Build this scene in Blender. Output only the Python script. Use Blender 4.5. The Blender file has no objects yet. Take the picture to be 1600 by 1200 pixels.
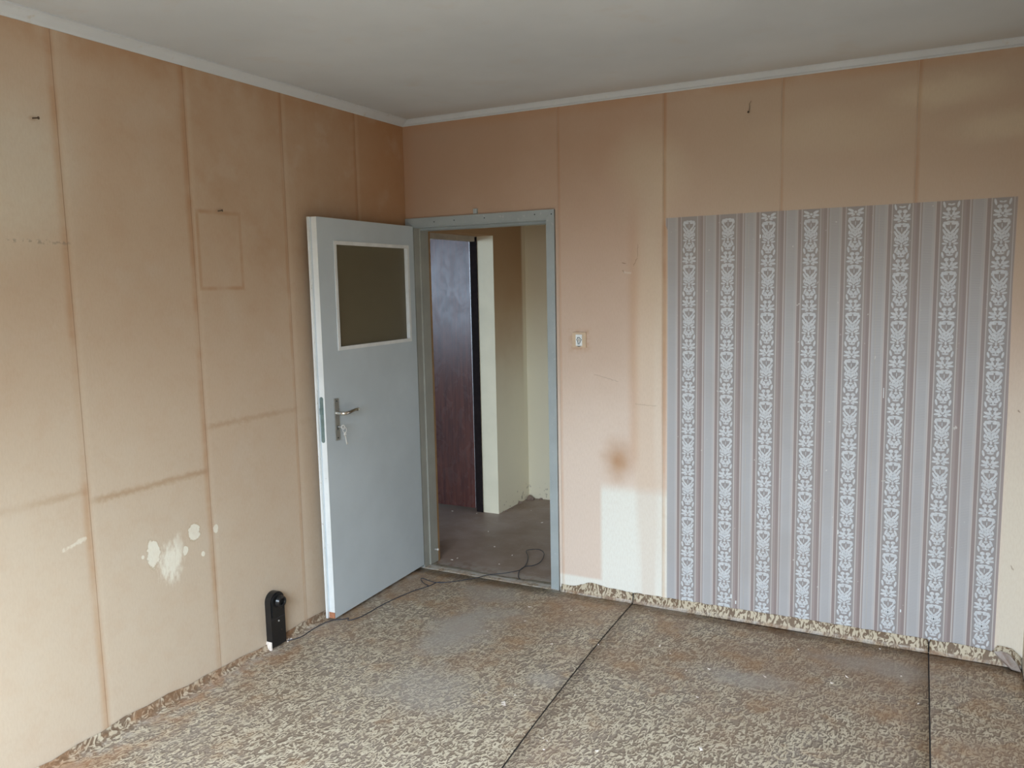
import bpy, bmesh, math, random
from mathutils import Matrix, Vector

# ------------------------------------------------------------------ camera, world, light, exposure
C = bpy.context.scene.collection
SC = bpy.context.scene
cam_d = bpy.data.cameras.new('camera')
cam = bpy.data.objects.new('camera', cam_d); C.objects.link(cam); SC.camera = cam
cam_d.sensor_width = 36.0; cam_d.lens = 1273.38 / 1600 * 36.0; cam_d.clip_start = .05
_r = Vector((0.88712205, 0.46109563, -0.02013168)); _u = Vector((-0.03768179, 0.11583308, 0.99255367))
_f = Vector((-0.45999407, 0.87975765, -0.12013299))
cam.matrix_world = Matrix(((_r.x, _u.x, -_f.x, 2.69708), (_r.y, _u.y, -_f.y, -3.89603), (_r.z, _u.z, -_f.z, 1.65172), (0, 0, 0, 1)))
SC.view_settings.view_transform = 'Standard'; SC.view_settings.look = 'None'
SC.view_settings.exposure = 0.0; SC.view_settings.gamma = 1.0; SC.view_settings.use_curve_mapping = False
SC.cycles.max_bounces = 10; SC.cycles.diffuse_bounces = 6; SC.cycles.use_denoising = True
SC.cycles.caustics_reflective = False; SC.cycles.caustics_refractive = False
W = bpy.data.worlds.new('overcast_sky'); SC.world = W; W.use_nodes = True
W.node_tree.nodes['Background'].inputs[0].default_value = (.80, .90, 1.0, 1)
W.node_tree.nodes['Background'].inputs[1].default_value = 1.2

def window_or_fill_light(name, loc, w, h, tilt, power, col, spread, turn=0):
    d = bpy.data.lights.new(name, 'AREA'); d.shape = 'RECTANGLE'; d.size = w; d.size_y = h
    d.energy = power; d.color = col
    o = bpy.data.objects.new(name, d); C.objects.link(o)
    d.spread = math.radians(spread)
    o.location = loc; o.rotation_euler = (math.radians(90 - tilt), 0, math.radians(turn))   # faces +y, tipped down
    return o
window_or_fill_light('daylight_main_window', (1.95, -4.66, 1.62), 1.9, 1.35, 58, 215, (.72, .865, 1.0), 128)
window_or_fill_light('daylight_side_window', (-4.0, -4.62, 1.6), 1.9, 1.4, 14, 170, (.58, .78, 1.0), 140)
window_or_fill_light('added_hall_fill', (1.70, .80, 1.25), .8, 1.8, 0, 2.6, (.84, .93, 1.0), 150, 68)  # added fill to brighten the hall

ROOM_W, ROOM_Y, HC = 3.07, -4.75, 2.576
PI = math.pi
random.seed(7)

# ------------------------------------------------------------------ node expressions
class X:
    def __init__(s, nt, sock): s.nt, s.s = nt, sock
    def _m(s, op, *a, clamp=False):
        n = s.nt.nodes.new('ShaderNodeMath'); n.operation = op; n.use_clamp = clamp
        for i, v in enumerate((s,) + a):
            if isinstance(v, X): s.nt.links.new(v.s, n.inputs[i])
            else: n.inputs[i].default_value = v
        return X(s.nt, n.outputs[0])
    def __add__(s, o): return s._m('ADD', o)
    __radd__ = __add__
    def __sub__(s, o): return s._m('SUBTRACT', o)
    def __rsub__(s, o): return (s * -1) + o
    def __mul__(s, o): return s._m('MULTIPLY', o)
    __rmul__ = __mul__
    def __truediv__(s, o): return s._m('DIVIDE', o)
    def abs(s): return s._m('ABSOLUTE')
    def max(s, o): return s._m('MAXIMUM', o)
    def min(s, o): return s._m('MINIMUM', o)
    def clamp(s): return s._m('ADD', 0.0, clamp=True)
    def sqrt(s): return s._m('SQRT')
    def sin(s): return s._m('SINE')
    def mod(s, o): return s._m('FLOORED_MODULO', o)
    def ss(s, a, b):
        n = s.nt.nodes.new('ShaderNodeMapRange'); n.interpolation_type = 'SMOOTHSTEP'
        s.nt.links.new(s.s, n.inputs[0])
        lo, hi, r = (a, b, (0, 1)) if a < b else (b, a, (1, 0))
        n.inputs[1].default_value, n.inputs[2].default_value, n.inputs[3].default_value, n.inputs[4].default_value = lo, hi, r[0], r[1]
        return X(s.nt, n.outputs[0])
    def line(s, c, w): return ((s - c).abs() / w).ss(1.0, 0.0)
    def band(s, a, b, e): return s.ss(a - e, a + e) * s.ss(b + e, b - e)

class Mat:
    def __init__(s, name, rough=.8, spec=.3, metal=0.0):
        s.m = bpy.data.materials.new(name); s.m.use_nodes = True; s.nt = s.m.node_tree
        s.b = s.nt.nodes['Principled BSDF']; s.b.inputs['Roughness'].default_value = rough
        s.b.inputs['Specular IOR Level'].default_value = spec; s.b.inputs['Metallic'].default_value = metal
        g = s.nt.nodes.new('ShaderNodeNewGeometry'); s.pos = g.outputs['Position']
        sp = s.nt.nodes.new('ShaderNodeSeparateXYZ'); s.nt.links.new(s.pos, sp.inputs[0])
        s.x, s.y, s.z = (X(s.nt, sp.outputs[i]) for i in range(3))
    def vec(s, x, y, z):
        n = s.nt.nodes.new('ShaderNodeCombineXYZ')
        for i, v in enumerate((x, y, z)):
            if isinstance(v, X): s.nt.links.new(v.s, n.inputs[i])
            else: n.inputs[i].default_value = v
        return n.outputs[0]
    def noise(s, scale, detail=2, rough=.5, dist=0.0, vec=None):
        n = s.nt.nodes.new('ShaderNodeTexNoise'); s.nt.links.new(vec or s.pos, n.inputs['Vector'])
        n.inputs['Scale'].default_value = scale; n.inputs['Detail'].default_value = detail
        n.inputs['Roughness'].default_value = rough; n.inputs['Distortion'].default_value = dist
        return X(s.nt, n.outputs[0])
    def mix(s, f, a, b):
        n = s.nt.nodes.new('ShaderNodeMix'); n.data_type = 'RGBA'; n.clamp_factor = True
        for v, k in ((f, 0), (a, 6), (b, 7)):
            if isinstance(v, X): s.nt.links.new(v.s, n.inputs[k])
            elif isinstance(v, tuple): n.inputs[k].default_value = v + (1,)
            elif isinstance(v, (int, float)): n.inputs[k].default_value = v
            else: s.nt.links.new(v, n.inputs[k])
        return n.outputs[2]
    def mul(s, f, c, col):
        out = s.mix(f, c, col); out.node.blend_type = 'MULTIPLY'; return out
    def color(s, c):
        if isinstance(c, tuple): s.b.inputs['Base Color'].default_value = c + (1,)
        else: s.nt.links.new(c, s.b.inputs['Base Color'])
        return s
    def rough(s, x): s.nt.links.new(x.s, s.b.inputs['Roughness']); return s
    def bump(s, h, strength, dist):
        n = s.nt.nodes.new('ShaderNodeBump'); n.inputs['Strength'].default_value = strength; n.inputs['Distance'].default_value = dist
        s.nt.links.new(h.s, n.inputs['Height']); s.nt.links.new(n.outputs[0], s.b.inputs['Normal']); return s
    def ell(s, u, v, cu, cv, a, b):
        p = (u - cu) / a; q = (v - cv) / b
        return (p * p + q * q).sqrt()

def paint(name, col, rough=.5, var=.08, scale=6, dirt=None, spec=.35, metal=0.0, bump=0.0):
    m = Mat(name, rough, spec, metal)
    n = m.noise(scale, 4, .6)
    c = m.mix(n.ss(.3, .7), tuple(x * (1 - var) for x in col), tuple(min(1, x * (1 + var)) for x in col))
    if dirt:
        c = m.mix(m.noise(scale * 9, 3, .6).ss(.62, .78) * .8, c, dirt)
    m.color(c)
    if bump: m.bump(m.noise(220, 2), bump, .002)
    return m.m

# smoke-stained, painted paper walls ------------------------------------------------
def fibre(m, u, v):
    return m.noise(1, 2, .6, 0, m.vec(u * 160, v * 45, 0))

def wall_left_mat():
    m = Mat('stained_cream_wallpaper_left', .75, .22)
    u = m.y * -1.0; z = m.z
    w = m.noise(2.3, 4, .6)
    big = m.noise(.9, 3, .55)
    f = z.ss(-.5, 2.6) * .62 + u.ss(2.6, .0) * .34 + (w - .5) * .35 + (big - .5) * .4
    pale, tan, brn = (.60, .495, .385), (.56, .43, .32), (.455, .295, .185)
    c = m.mix(f.ss(.15, .62), pale, tan)
    c = m.mix(f.ss(.55, 1.02), c, brn)
    # stronger staining under the cornice and in the corner by the door
    c = m.mix(z.ss(2.40, 2.56) * (w.ss(.35, .6)) * .6, c, (.42, .22, .105))
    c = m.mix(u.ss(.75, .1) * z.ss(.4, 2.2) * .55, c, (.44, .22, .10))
    # paler grey area high on the wall
    e = m.ell(u + (w - .5) * .2, z, 2.22, 2.08, .27, .27)
    c = m.mix(e.ss(1.25, .35) * .75, c, (.63, .56, .46))
    e = m.ell(u + (w - .5) * .3, z, 2.5, 1.9, .5, .22)
    c = m.mix(e.ss(1.2, .4) * .35, c, (.68, .60, .48))
    wob = m.noise(3, 2, .5, 0, m.vec(0, 0, z))
    st = (.84, .66, .52)
    for us, wd, st_a in ((.432, .010, .55), (.965, .011, .62), (1.512, .020, .80), (2.058, .022, .78), (2.60, .02, .7)):
        d = u + (wob - .5) * .012
        k = m.noise(3, 4, .65, 0, m.vec(us * 9, 0, z)).ss(.32, .62)
        d = u + (m.noise(2.2, 3, .6, 0, m.vec(us * 5, 0, z)) - .5) * .022
        c = m.mul(d.line(us + .008, wd * 1.3) * (k * .75 + .25) * st_a, c, st)
        c = m.mix(d.line(us - .016, .022) * .10, c, (.80, .70, .56))
        c = m.mul(u.line(us, .0025) * .7, c, (.62, .48, .38))
    # seams of the lining paper behind
    rag = (m.noise(38, 3, .6) - .5) * .03
    for za, ua, ub, s_ in ((1.088, .97, 1.50, .55), (.905, 1.52, 2.04, .75), (.945, 2.07, 2.7, .5), (1.02, .30, .95, .3)):
        c = m.mul((z + rag).line(za, .022) * u.band(ua, ub, .03) * (w.ss(.3, .55) * .6 + .4) * s_, c, (.74, .62, .50))
    # outline left by a picture
    e = ((u - 1.37).abs() - .115).max((z - 1.822).abs() - .158)
    c = m.mul(e.line(0, .014) * (m.noise(9, 2).ss(.3, .6) * .6 + .4) * .8, c, (.84, .70, .58))
    # washed-out white patches low on the wall
    n = (m.noise(26, 4, .65) - .5); n2 = (m.noise(60, 3, .6, 0, m.vec(u * 1.0, 0, z * .35)) - .5)
    wht = (.86, .83, .72)
    for cu, cv, a, b, rim in ((1.808, .632, .030, .056, 1), (1.605, .664, .030, .038, 1), (1.492, .647, .014, .018, .3), (1.655, .600, .016, .020, 1),
                              (1.567, .560, .009, .010, .3), (1.855, .635, .007, .008, .3)):
        e = m.ell(u, z, cu, cv, a, b) + n * 1.3
        c = m.mix(e.ss(1.08, .86) * .85, c, wht)
        if rim == 1: c = m.mix(e.line(1.02, .13) * .45, c, (.42, .33, .22))
    e = m.ell(u + n2 * .03, z, 1.728, .575, .062, .092) + n2 * 1.6 + n * .7
    c = m.mix(e.ss(1.15, .35) * .85, c, wht)
    e = m.ell(u + n2 * .03, z, 1.69, .62, .03, .07) + n2 * 1.8
    c = m.mix(e.ss(1.1, .5) * .5, c, wht)
    e = m.ell(u, z + (u - 2.1) * .25, 2.12, .775, .05, .011) + n * 3.2 + n2 * 1.5
    c = m.mix(e.ss(1.1, .5) * .5, c, wht)
    # scuff line high at the edge
    c = m.mix((z + n * .02).line(1.83, .010) * u.band(2.05, 2.35, .02) * m.noise(60, 2).ss(.5, .6) * .6, c, (.25, .22, .18))
    for cu, cv in ((1.375, 1.986), (2.144, 2.236)):
        c = m.mix(m.ell(u, z, cu, cv, .02, .012).ss(1, .3) * .5, c, (.45, .30, .2))
    fb = fibre(m, u, z)
    c = m.mul(m.noise(11, 5, .7).ss(.45, .68) * .22, c, (.90, .78, .70))
    c = m.mix(m.noise(5, 4, .6).ss(.52, .7) * .14, c, (.62, .55, .47))
    c = m.mix(fb.ss(.35, .7) * .10, c, (.40, .28, .18))
    m.color(c); m.bump(fb, .12, .001)
    return m.m

def wall_back_mat():
    m = Mat('stained_cream_wallpaper_back', .75, .22)
    u, z = m.x, m.z
    w = m.noise(2.2, 4, .6); big = m.noise(.9, 3, .5)
    pale, tan, brn = (.76, .63, .54), (.585, .435, .34), (.455, .305, .215)
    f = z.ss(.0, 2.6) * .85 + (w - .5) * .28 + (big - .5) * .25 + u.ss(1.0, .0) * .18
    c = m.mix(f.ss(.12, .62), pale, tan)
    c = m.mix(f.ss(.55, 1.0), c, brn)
    # greyer, yellower tone above the old wallpaper
    c = m.mix(u.ss(1.25, 1.9) * z.ss(1.2, 1.9) * .65, c, (.53, .425, .325))
    for cu, cv, a, b, s_ in ((2.72, 2.42, .22, .07, .6), (2.92, 2.24, .20, .06, .6), (1.42, 2.17, .18, .22, .45), (2.3, 2.3, .35, .1, .3), (1.44, 1.55, .09, .5, .55)):
        e = m.ell(u + (w - .5) * .3, z + (w - .5) * .2, cu, cv, a, b)
        c = m.mix(e.ss(1.4, .3) * s_, c, (.66, .56, .42))
    # right margin beside the patch is clean and pale
    c = m.mix(u.ss(2.94, 2.99) * z.ss(1.6, .6) * .8, c, (.74, .68, .57))
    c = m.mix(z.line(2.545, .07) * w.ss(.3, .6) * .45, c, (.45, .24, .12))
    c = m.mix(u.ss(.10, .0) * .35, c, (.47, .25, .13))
    # where furniture stood
    c = m.mix(u.band(1.36, 1.50, .02) * z.ss(.6, .62) * z.ss(1.75, 1.2) * .62, c, (.79, .69, .58))
    c = m.mix(u.band(1.172, 1.53, .014) * z.ss(.64, .56) * .92, c, (.86, .86, .80))
    c = m.mix(u.band(.93, 1.18, .02) * z.ss(.105, .085) * .85, c, (.86, .86, .80))
    c = m.mul(u.line(1.352, .045) * z.ss(.65, .8) * z.ss(2.3, 1.6) * (w * .7 + .3) * .8, c, (.86, .70, .58))
    c = m.mix(m.noise(2, 2, .5, 0, m.vec(u * 3, 0, z * .2)).ss(.5, .62) * u.band(1.0, 1.5, .05) * z.ss(1.95, 1.5) * .25, c, (.62, .40, .27))
    e = m.ell(u, z, 1.262, .745, .10, .13) + (m.noise(12, 3) - .5) * .7
    c = m.mul(e.ss(1.25, -.2) * .95, c, (.66, .46, .30))
    # seam staining
    st = (.84, .66, .52)
    for us, wd, a in ((.947, .012, .5), (1.503, .016, .8), (2.046, .012, .55), (2.591, .016, .6)):
        k = m.noise(5, 3, .6, 0, m.vec(us * 7, 0, z)).ss(.25, .6)
        c = m.mul(u.line(us + .006, wd) * (k * .5 + .5) * a, c, st)
        c = m.mul(u.line(us, .0022) * .6, c, (.65, .52, .42))
    c = m.mul(u.band(1.496, 1.522, .003) * z.ss(.7, 1.0) * z.ss(1.96, 1.9) * .4, c, (.86, .72, .60))
    # finger marks round the switch
    e = ((u - 1.061).abs() / .075).max((z - 1.36).abs() / .075)
    c = m.mix(e.ss(1.0, .4) * m.noise(24, 3).ss(.35, .62) * .7, c, (.50, .30, .18))
    # scratches and torn spots
    n = m.noise(60, 3, .6) - .5
    ink = (.26, .17, .11)
    def seg(x0, z0, x1, z1, wd, s_, col=ink):
        nonlocal c
        L = math.hypot(x1 - x0, z1 - z0); dx, dz = (x1 - x0) / L, (z1 - z0) / L
        t = (u - x0) * dx + (z - z0) * dz; d = (u - x0) * -dz + (z - z0) * dx
        c = m.mix((d + n * .012).line(0, wd) * t.band(0, L, .004) * s_, c, col)
    seg(1.374, 1.84, 1.373, 1.78, .002, .7); seg(1.372, 1.775, 1.352, 1.735, .0022, .8)
    seg(1.292, 1.752, 1.312, 1.748, .004, .9); seg(1.296, 1.715, 1.304, 1.702, .005, .8); seg(1.30, 1.707, 1.34, 1.700, .008, .45, (.72, .68, .60))
    seg(1.14, 1.188, 1.27, 1.155, .003, .35); seg(1.36, 1.045, 1.47, 1.04, .004, .3)
    seg(3.005, 1.10, 3.012, 1.09, .004, .8); seg(3.01, .44, 3.02, .42, .004, .6)
    fb = fibre(m, u, z)
    c = m.mix(fb.ss(.35, .7) * .09, c, (.42, .28, .18))
    m.color(c); m.bump(fb, .12, .001)
    return m.m

def hall_wall_mat():
    m = Mat('yellowed_hall_wall', .8, .2)
    z = m.z; w = m.noise(2.4, 4, .6)
    f = z.ss(.2, 2.4) + (w - .5) * .22
    c = m.mix(f.ss(.25, .8), (.90, .84, .67), (.74, .62, .43))
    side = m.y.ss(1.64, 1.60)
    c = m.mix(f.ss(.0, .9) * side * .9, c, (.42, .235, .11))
    c = m.mix(m.noise(30, 3).ss(.62, .72) * z.ss(.16, .02) * .8, c, (.16, .12, .09))
    m.color(c); m.bump(m.noise(140, 2), .1, .001)
    return m.m

def ceiling_mat():
    m = Mat('grey_white_ceiling', .9, .15)
    w = m.noise(1.1, 4, .55); g = m.noise(5, 4, .6)
    c = m.mix(w.ss(.3, .7), (.55, .585, .625), (.63, .665, .705))
    c = m.mix(g.ss(.55, .75) * .25, c, (.55, .49, .44))
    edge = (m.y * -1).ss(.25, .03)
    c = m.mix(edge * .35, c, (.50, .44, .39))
    m.color(c); m.bump(m.noise(90, 3), .15, .001)
    return m.m

def lino_mat():
    m = Mat('patterned_lino', .55, .35)
    x, y, z = m.x, m.y, m.z
    a = m.noise(50, 2.2, .5, 1.5, m.vec(x * 1.1, y * .62, z * .5))
    off = m.noise(50, 2.2, .5, 1.5, m.vec(x * 1.1 + .0032, y * .62 - .0032, z * .5))
    cell = m.noise(23, 2, .5, .8)
    # curls: beige figures on brown-grey ground with emboss shadow painted as a dark edge
    fig = a.ss(.485, .525); edge = (off - a).ss(.018, .075)
    tone = m.noise(2.1, 3, .6)
    ground = m.mix(tone.ss(.35, .65), (.265, .205, .15), (.30, .25, .205))
    figc = m.mix(cell.ss(.35, .65), (.50, .425, .315), (.61, .535, .41))
    c = m.mix(fig, ground, figc)
    c = m.mix(edge * .75, c, (.13, .095, .07))
    # warm rubbed areas
    p = m.noise(2.6, 4, .6, .4)
    farx = y.ss(-1.5, -.2) * .20 + x.ss(1.8, 3.0) * .09 + x.ss(.45, .0) * .10
    c = m.mix((p + farx).ss(.50, .92) * .60, c, (.30, .18, .11))
    c = m.mix((m.noise(5.5, 4, .6) + farx * .4).ss(.56, .78) * .42, c, (.36, .19, .08))
    # worn smooth grey areas
    q = m.noise(1.9, 4, .62, .3, m.vec(x + 7.3, y, z))
    c = m.mix(q.ss(.58, .74) * .30, c, (.34, .295, .26))
    for cx, cy, ra, rb, s_ in ((.71, -.68, .17, .30, .8), (.86, -1.22, .22, .20, .5), (.62, -.22, .22, .13, .55), (1.28, -.95, .09, .07, .6), (2.05, -.60, .22, .10, .6), (2.55, -.25, .3, .10, .5), (.80, -.42, .13, .12, .45)):
        e = m.ell(x, y, cx, cy, ra, rb) + (m.noise(7, 4, .6) - .5) * 1.5
        c = m.mix(e.ss(1.3, .3) * s_, c, (.37, .335, .30))
    # dust and plaster lines along the walls and the threshold
    dn = m.noise(14, 4, .65)
    c = m.mix(y.ss(-.10, .0) * z.ss(.012, .004) * dn.ss(.42, .60) * .7, c, (.50, .47, .44))
    c = m.mix(y.ss(.0, .05) * x.ss(.95, .90) * dn.ss(.30, .5) * .8, c, (.56, .54, .51))
    c = m.mix(x.ss(.16, .03) * z.ss(.012, .004) * dn.ss(.42, .62) * .6, c, (.46, .41, .36))
    c = m.mix(z.line(.012, .007) * y.ss(-.08, -.02) * x.ss(1.1, 1.3) * dn.ss(.42, .6) * .55, c, (.68, .64, .58))
    # skirt turned up the wall keeps its fresh colours
    c = m.mix(z.ss(.012, .022) * y.ss(-.05, -.02) * .9, c, m.mix(a.ss(.47, .53), (.17, .11, .065), (.58, .50, .37)))
    rust = m.noise(6, 4, .6, .3)
    c = m.mix(x.ss(.26, .06) * y.ss(-.75, -1.2) * rust.ss(.42, .62) * .55, c, (.34, .155, .06))
    c = m.mix(x.ss(.05, .015) * y.ss(-.75, -.9) * a.ss(.62, .42) * .6, c, (.15, .09, .05))
    c = m.mix(z.ss(.01, .02) * x.ss(.05, .02) * dn.ss(.45, .6) * .5, c, (.28, .15, .08))
    m.color(c)
    m.rough(a * .15 + .50)
    m.bump(a, .35, .003)
    return m.m

def hall_lino_mat():
    m = Mat('brown_hall_lino', .48, .4)
    w = m.noise(3, 4, .6)
    c = m.mix(w.ss(.3, .7), (.23, .16, .125), (.31, .235, .20))
    c = m.mix(m.noise(8, 5, .65).ss(.5, .68) * .35, c, (.34, .28, .245))
    c = m.mix(m.noise(55, 3, .6).ss(.66, .72) * .55, c, (.50, .45, .40))
    c = m.mix(m.y.ss(.22, .08) * m.noise(16, 4, .65).ss(.38, .58) * .55, c, (.42, .38, .35))
    m.color(c); m.bump(m.noise(60, 3), .1, .001)
    return m.m

def stripe_mat():
    m = Mat('striped_old_wallpaper', .55, .35)
    x, z = m.x, m.z
    # one repeat measured from the middle of a flower column
    c0 = x
    p = (x - 1.631 + .0915).mod(.1835) - .0915          # -.09175 .. .09175
    ground, light, mauve, pale, gap = (.325, .30, .30), (.56, .53, .51), (.30, .24, .235), (.49, .48, .49), (.37, .35, .36)
    def r(a, b, e=.0012): return p.band(a, b, e)
    c = m.mix(r(-.037, .037), mauve, ground)
    c = m.mix(r(-.041, -.037), c, light); c = m.mix(r(.038, .0425), c, light)
    c = m.mix(r(.043, .054, .003) * .45, c, (.44, .38, .37))
    c = m.mix(r(.067, .073), c, (.54, .50, .48))
    band = (p.ss(.0755, .0775) + p.ss(-.0585, -.0605)).clamp()
    c = m.mix(band, c, pale)
    c = m.mix(r(.0785, .0795, .0008) * .7, c, gap)
    c = m.mix(r(-.0595, -.0545), c, (.56, .52, .50))
    tick = ((z * (2 * PI / .0068)).sin()).ss(-.1, .55)
    tb = (p.ss(.083, .085) + p.ss(-.0665, -.0685)).clamp()
    c = m.mix(tick * tb * .62, c, (.315, .315, .34))
    dirt = m.noise(1.6, 4, .6)
    c = m.mix(dirt.ss(.40, .75) * .30, c, (.33, .28, .25))
    c = m.mix(z.ss(1.1, 2.0) * .38, c, (.30, .245, .20))  # darker towards the top, the weaker light up there put into the colour
    c = m.mix(m.noise(34, 3, .6).ss(.69, .72) * .55, c, (.74, .72, .68))
    m.color(c); m.bump(m.noise(300, 2), .15, .0006)
    return m.m

def ornament_mat():
    m = Mat('embossed_white_ornament', .45, .45)
    c = m.mix(m.noise(90, 2).ss(.3, .7), (.56, .575, .60), (.66, .68, .71))
    c = m.mix(m.z.ss(1.1, 2.0) * .36, c, (.40, .38, .37))  # dimmer light towards the top painted into the ornament too
    c = m.mix(m.noise(1.6, 4, .6).ss(.45, .75) * .2, c, (.45, .42, .40))
    m.color(c); return m.m

def dark_door_mat():
    m = Mat('dark_brown_varnished_wood', .32, .22)
    x, z = m.x, m.z
    g = m.noise(1, 4, .6, .4, m.vec(x * 60, m.y * 60, z * 3))
    c = m.mix(g.ss(.3, .7), (.055, .014, .010), (.125, .038, .024))
    sm = m.noise(7, 4, .6, .8, m.vec(x * 1.6, 0, z))
    c = m.mix(sm.ss(.52, .68) * .12, c, (.17, .13, .12))
    m.color(c); m.rough(sm.ss(.3, .8) * .08 + .24); m.bump(g, .06, .001)
    return m.m

def glass_mat():
    m = Mat('ribbed_translucent_glass', .32, .5)
    m.b.inputs['Base Color'].default_value = (.52, .44, .28, 1)
    m.b.inputs['Transmission Weight'].default_value = .75; m.b.inputs['IOR'].default_value = 1.35
    w = (m.y * 420.0 + m.z * 420.0).sin() + m.noise(120, 2) * .7
    m.bump(w, .25, .001)
    return m.m

M = dict(
    wl=wall_left_mat(), wb=wall_back_mat(), hall=hall_wall_mat(), ceil=ceiling_mat(), lino=lino_mat(), hlino=hall_lino_mat(),
    stripe=stripe_mat(), orn=ornament_mat(), ddoor=dark_door_mat(), glass=glass_mat(),
    plaster=paint('bare_plaster', (.50, .44, .36), .9, .15, 8, (.35, .28, .20), bump=.2),
    jambpl=paint('orange_brown_plaster', (.30, .17, .075), .85, .15, 8, (.25, .14, .08), bump=.2),
    slab=paint('seam_shade_subfloor', (.06, .05, .045), .9, .2, 8),  # kept dark so its colour gives the shade down in the lino seams
    cornice=paint('white_polystyrene', (.60, .63, .665), .75, .04, 3, (.55, .53, .50)),
    door=paint('grey_white_door_paint', (.52, .575, .615), .42, .05, 2.2),
    dedge=paint('white_edge_paint', (.80, .83, .84), .45, .05, 6, (.55, .55, .52)),
    frame=paint('grey_green_frame_paint', (.36, .40, .41), .45, .07, 5, (.52, .54, .54)),
    frshade=paint('shaded_frame_paint', (.33, .325, .29), .5, .08, 5),  # darker copy of the frame paint, the left jamb's shade put into the colour
    bead=paint('white_bead_paint', (.74, .75, .75), .45, .07, 9, (.50, .48, .45)),
    steel=paint('brushed_steel', (.52, .52, .50), .35, .1, 20, metal=.9),
    teal=paint('grey_green_plated_metal', (.22, .30, .30), .4, .12, 20, metal=.4),
    chrome=paint('polished_chrome', (.80, .78, .74), .12, .03, 20, metal=1.0),
    keym=paint('worn_key_metal', (.72, .71, .69), .35, .1, 60, metal=.5),
    black=paint('black_plastic', (.012, .012, .013), .28, .2, 6, spec=.5),
    cable=paint('dark_cable_sheath', (.045, .05, .065), .55, .2, 9),
    beige=paint('yellowed_plastic', (.62, .47, .33), .5, .06, 30),
    white=paint('white_plastic', (.80, .83, .84), .35, .04, 30),
    ink=paint('black_print', (.03, .045, .045), .5, .1, 30),
    chip=paint('pale_flake', (.80, .72, .66), .8, .12, 60),
    nail=paint('rusty_nail', (.10, .07, .05), .5, .2, 90, metal=.5),
    dfr=paint('dark_brown_frame_paint', (.014, .009, .009), .75, .3, 30, (.06, .05, .045), spec=.1),
    cream=paint('cream_jamb_paint', (.74, .66, .49), .6, .05, 3),
    orust=paint('bare_reddish_wood', (.42, .18, .10), .8, .2, 80),
    greyw=paint('plain_outer_wall', (.62, .52, .40), .85, .06, 2),
    gap_shade=paint('painted_gap_shade', (.03, .028, .026), .9, .1, 10),
)

# ------------------------------------------------------------------ mesh helpers
def box(bm, x0, x1, y0, y1, z0, z1):
    v = [bm.verts.new(p) for p in ((x0, y0, z0), (x1, y0, z0), (x1, y1, z0), (x0, y1, z0), (x0, y0, z1), (x1, y0, z1), (x1, y1, z1), (x0, y1, z1))]
    for f in ((0, 3, 2, 1), (4, 5, 6, 7), (0, 1, 5, 4), (1, 2, 6, 5), (2, 3, 7, 6), (3, 0, 4, 7)):
        bm.faces.new([v[i] for i in f])
    return v

def prism(bm, pts, d):
    """closed polygon pts (3D) swept along vector d"""
    n = len(pts); d = Vector(d)
    a = [bm.verts.new(p) for p in pts]; b = [bm.verts.new(Vector(p) + d) for p in pts]
    bm.faces.new(a); bm.faces.new(list(reversed(b)))
    for i in range(n):
        bm.faces.new((a[(i + 1) % n], a[i], b[i], b[(i + 1) % n]))

def cyl(bm, p, q, r, r2=None, seg=16):
    p, q = Vector(p), Vector(q); ax = (q - p).normalized()
    s = ax.orthogonal().normalized(); t = ax.cross(s); r2 = r if r2 is None else r2
    A = [bm.verts.new(p + (s * math.cos(a) + t * math.sin(a)) * r) for a in [2 * PI * i / seg for i in range(seg)]]
    B = [bm.verts.new(q + (s * math.cos(a) + t * math.sin(a)) * r2) for a in [2 * PI * i / seg for i in range(seg)]]
    bm.faces.new(list(reversed(A))); bm.faces.new(B)
    for i in range(seg): bm.faces.new((A[i], A[(i + 1) % seg], B[(i + 1) % seg], B[i]))

def tube(bm, pts, r, seg=8, radii=None):
    pts = [Vector(p) for p in pts]; rings = []; nrm = None
    for i, p in enumerate(pts):
        t = (pts[min(i + 1, len(pts) - 1)] - pts[max(i - 1, 0)])
        t = t.normalized() if t.length > 1e-9 else Vector((1, 0, 0))
        nrm = t.orthogonal().normalized() if nrm is None else (nrm - t * nrm.dot(t)).normalized()
        b = t.cross(nrm); rr = radii[i] if radii else r
        rings.append([bm.verts.new(p + (nrm * math.cos(a) + b * math.sin(a)) * rr) for a in [2 * PI * k / seg for k in range(seg)]])
    for A, B in zip(rings, rings[1:]):
        for k in range(seg): bm.faces.new((A[k], A[(k + 1) % seg], B[(k + 1) % seg], B[k]))
    bm.faces.new(list(reversed(rings[0]))); bm.faces.new(rings[-1])

def smooth_path(pts, n=6):
    out = []; P = [Vector(p) for p in pts]; P = [P[0]] + P + [P[-1]]
    for i in range(1, len(P) - 2):
        for k in range(n):
            t = k / n; a, b, c, d = P[i - 1:i + 3]
            out.append(.5 * ((2 * b) + (c - a) * t + (2 * a - 5 * b + 4 * c - d) * t * t + (-a + 3 * b - 3 * c + d) * t ** 3))
    return out + [P[-2]]

def obj(name, bm, mat, parent=None, bevel=0.0, smooth=False, origin=None):
    if bevel:
        es = [e for e in bm.edges if len(e.link_faces) == 2 and e.calc_face_angle(0) > .6]
        bmesh.ops.bevel(bm, geom=es, offset=bevel, segments=2, affect='EDGES', profile=.6)
    bmesh.ops.recalc_face_normals(bm, faces=bm.faces)
    if origin is not None:
        for v in bm.verts: v.co -= Vector(origin)
    me = bpy.data.meshes.new(name); bm.to_mesh(me); bm.free(); me.materials.append(mat)
    if smooth:
        for p in me.polygons: p.use_smooth = True
        me.set_sharp_from_angle(angle=math.radians(40))
    o = bpy.data.objects.new(name, me); C.objects.link(o)
    if origin is not None: o.location = origin
    if parent: o.parent = parent
    return o

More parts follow.
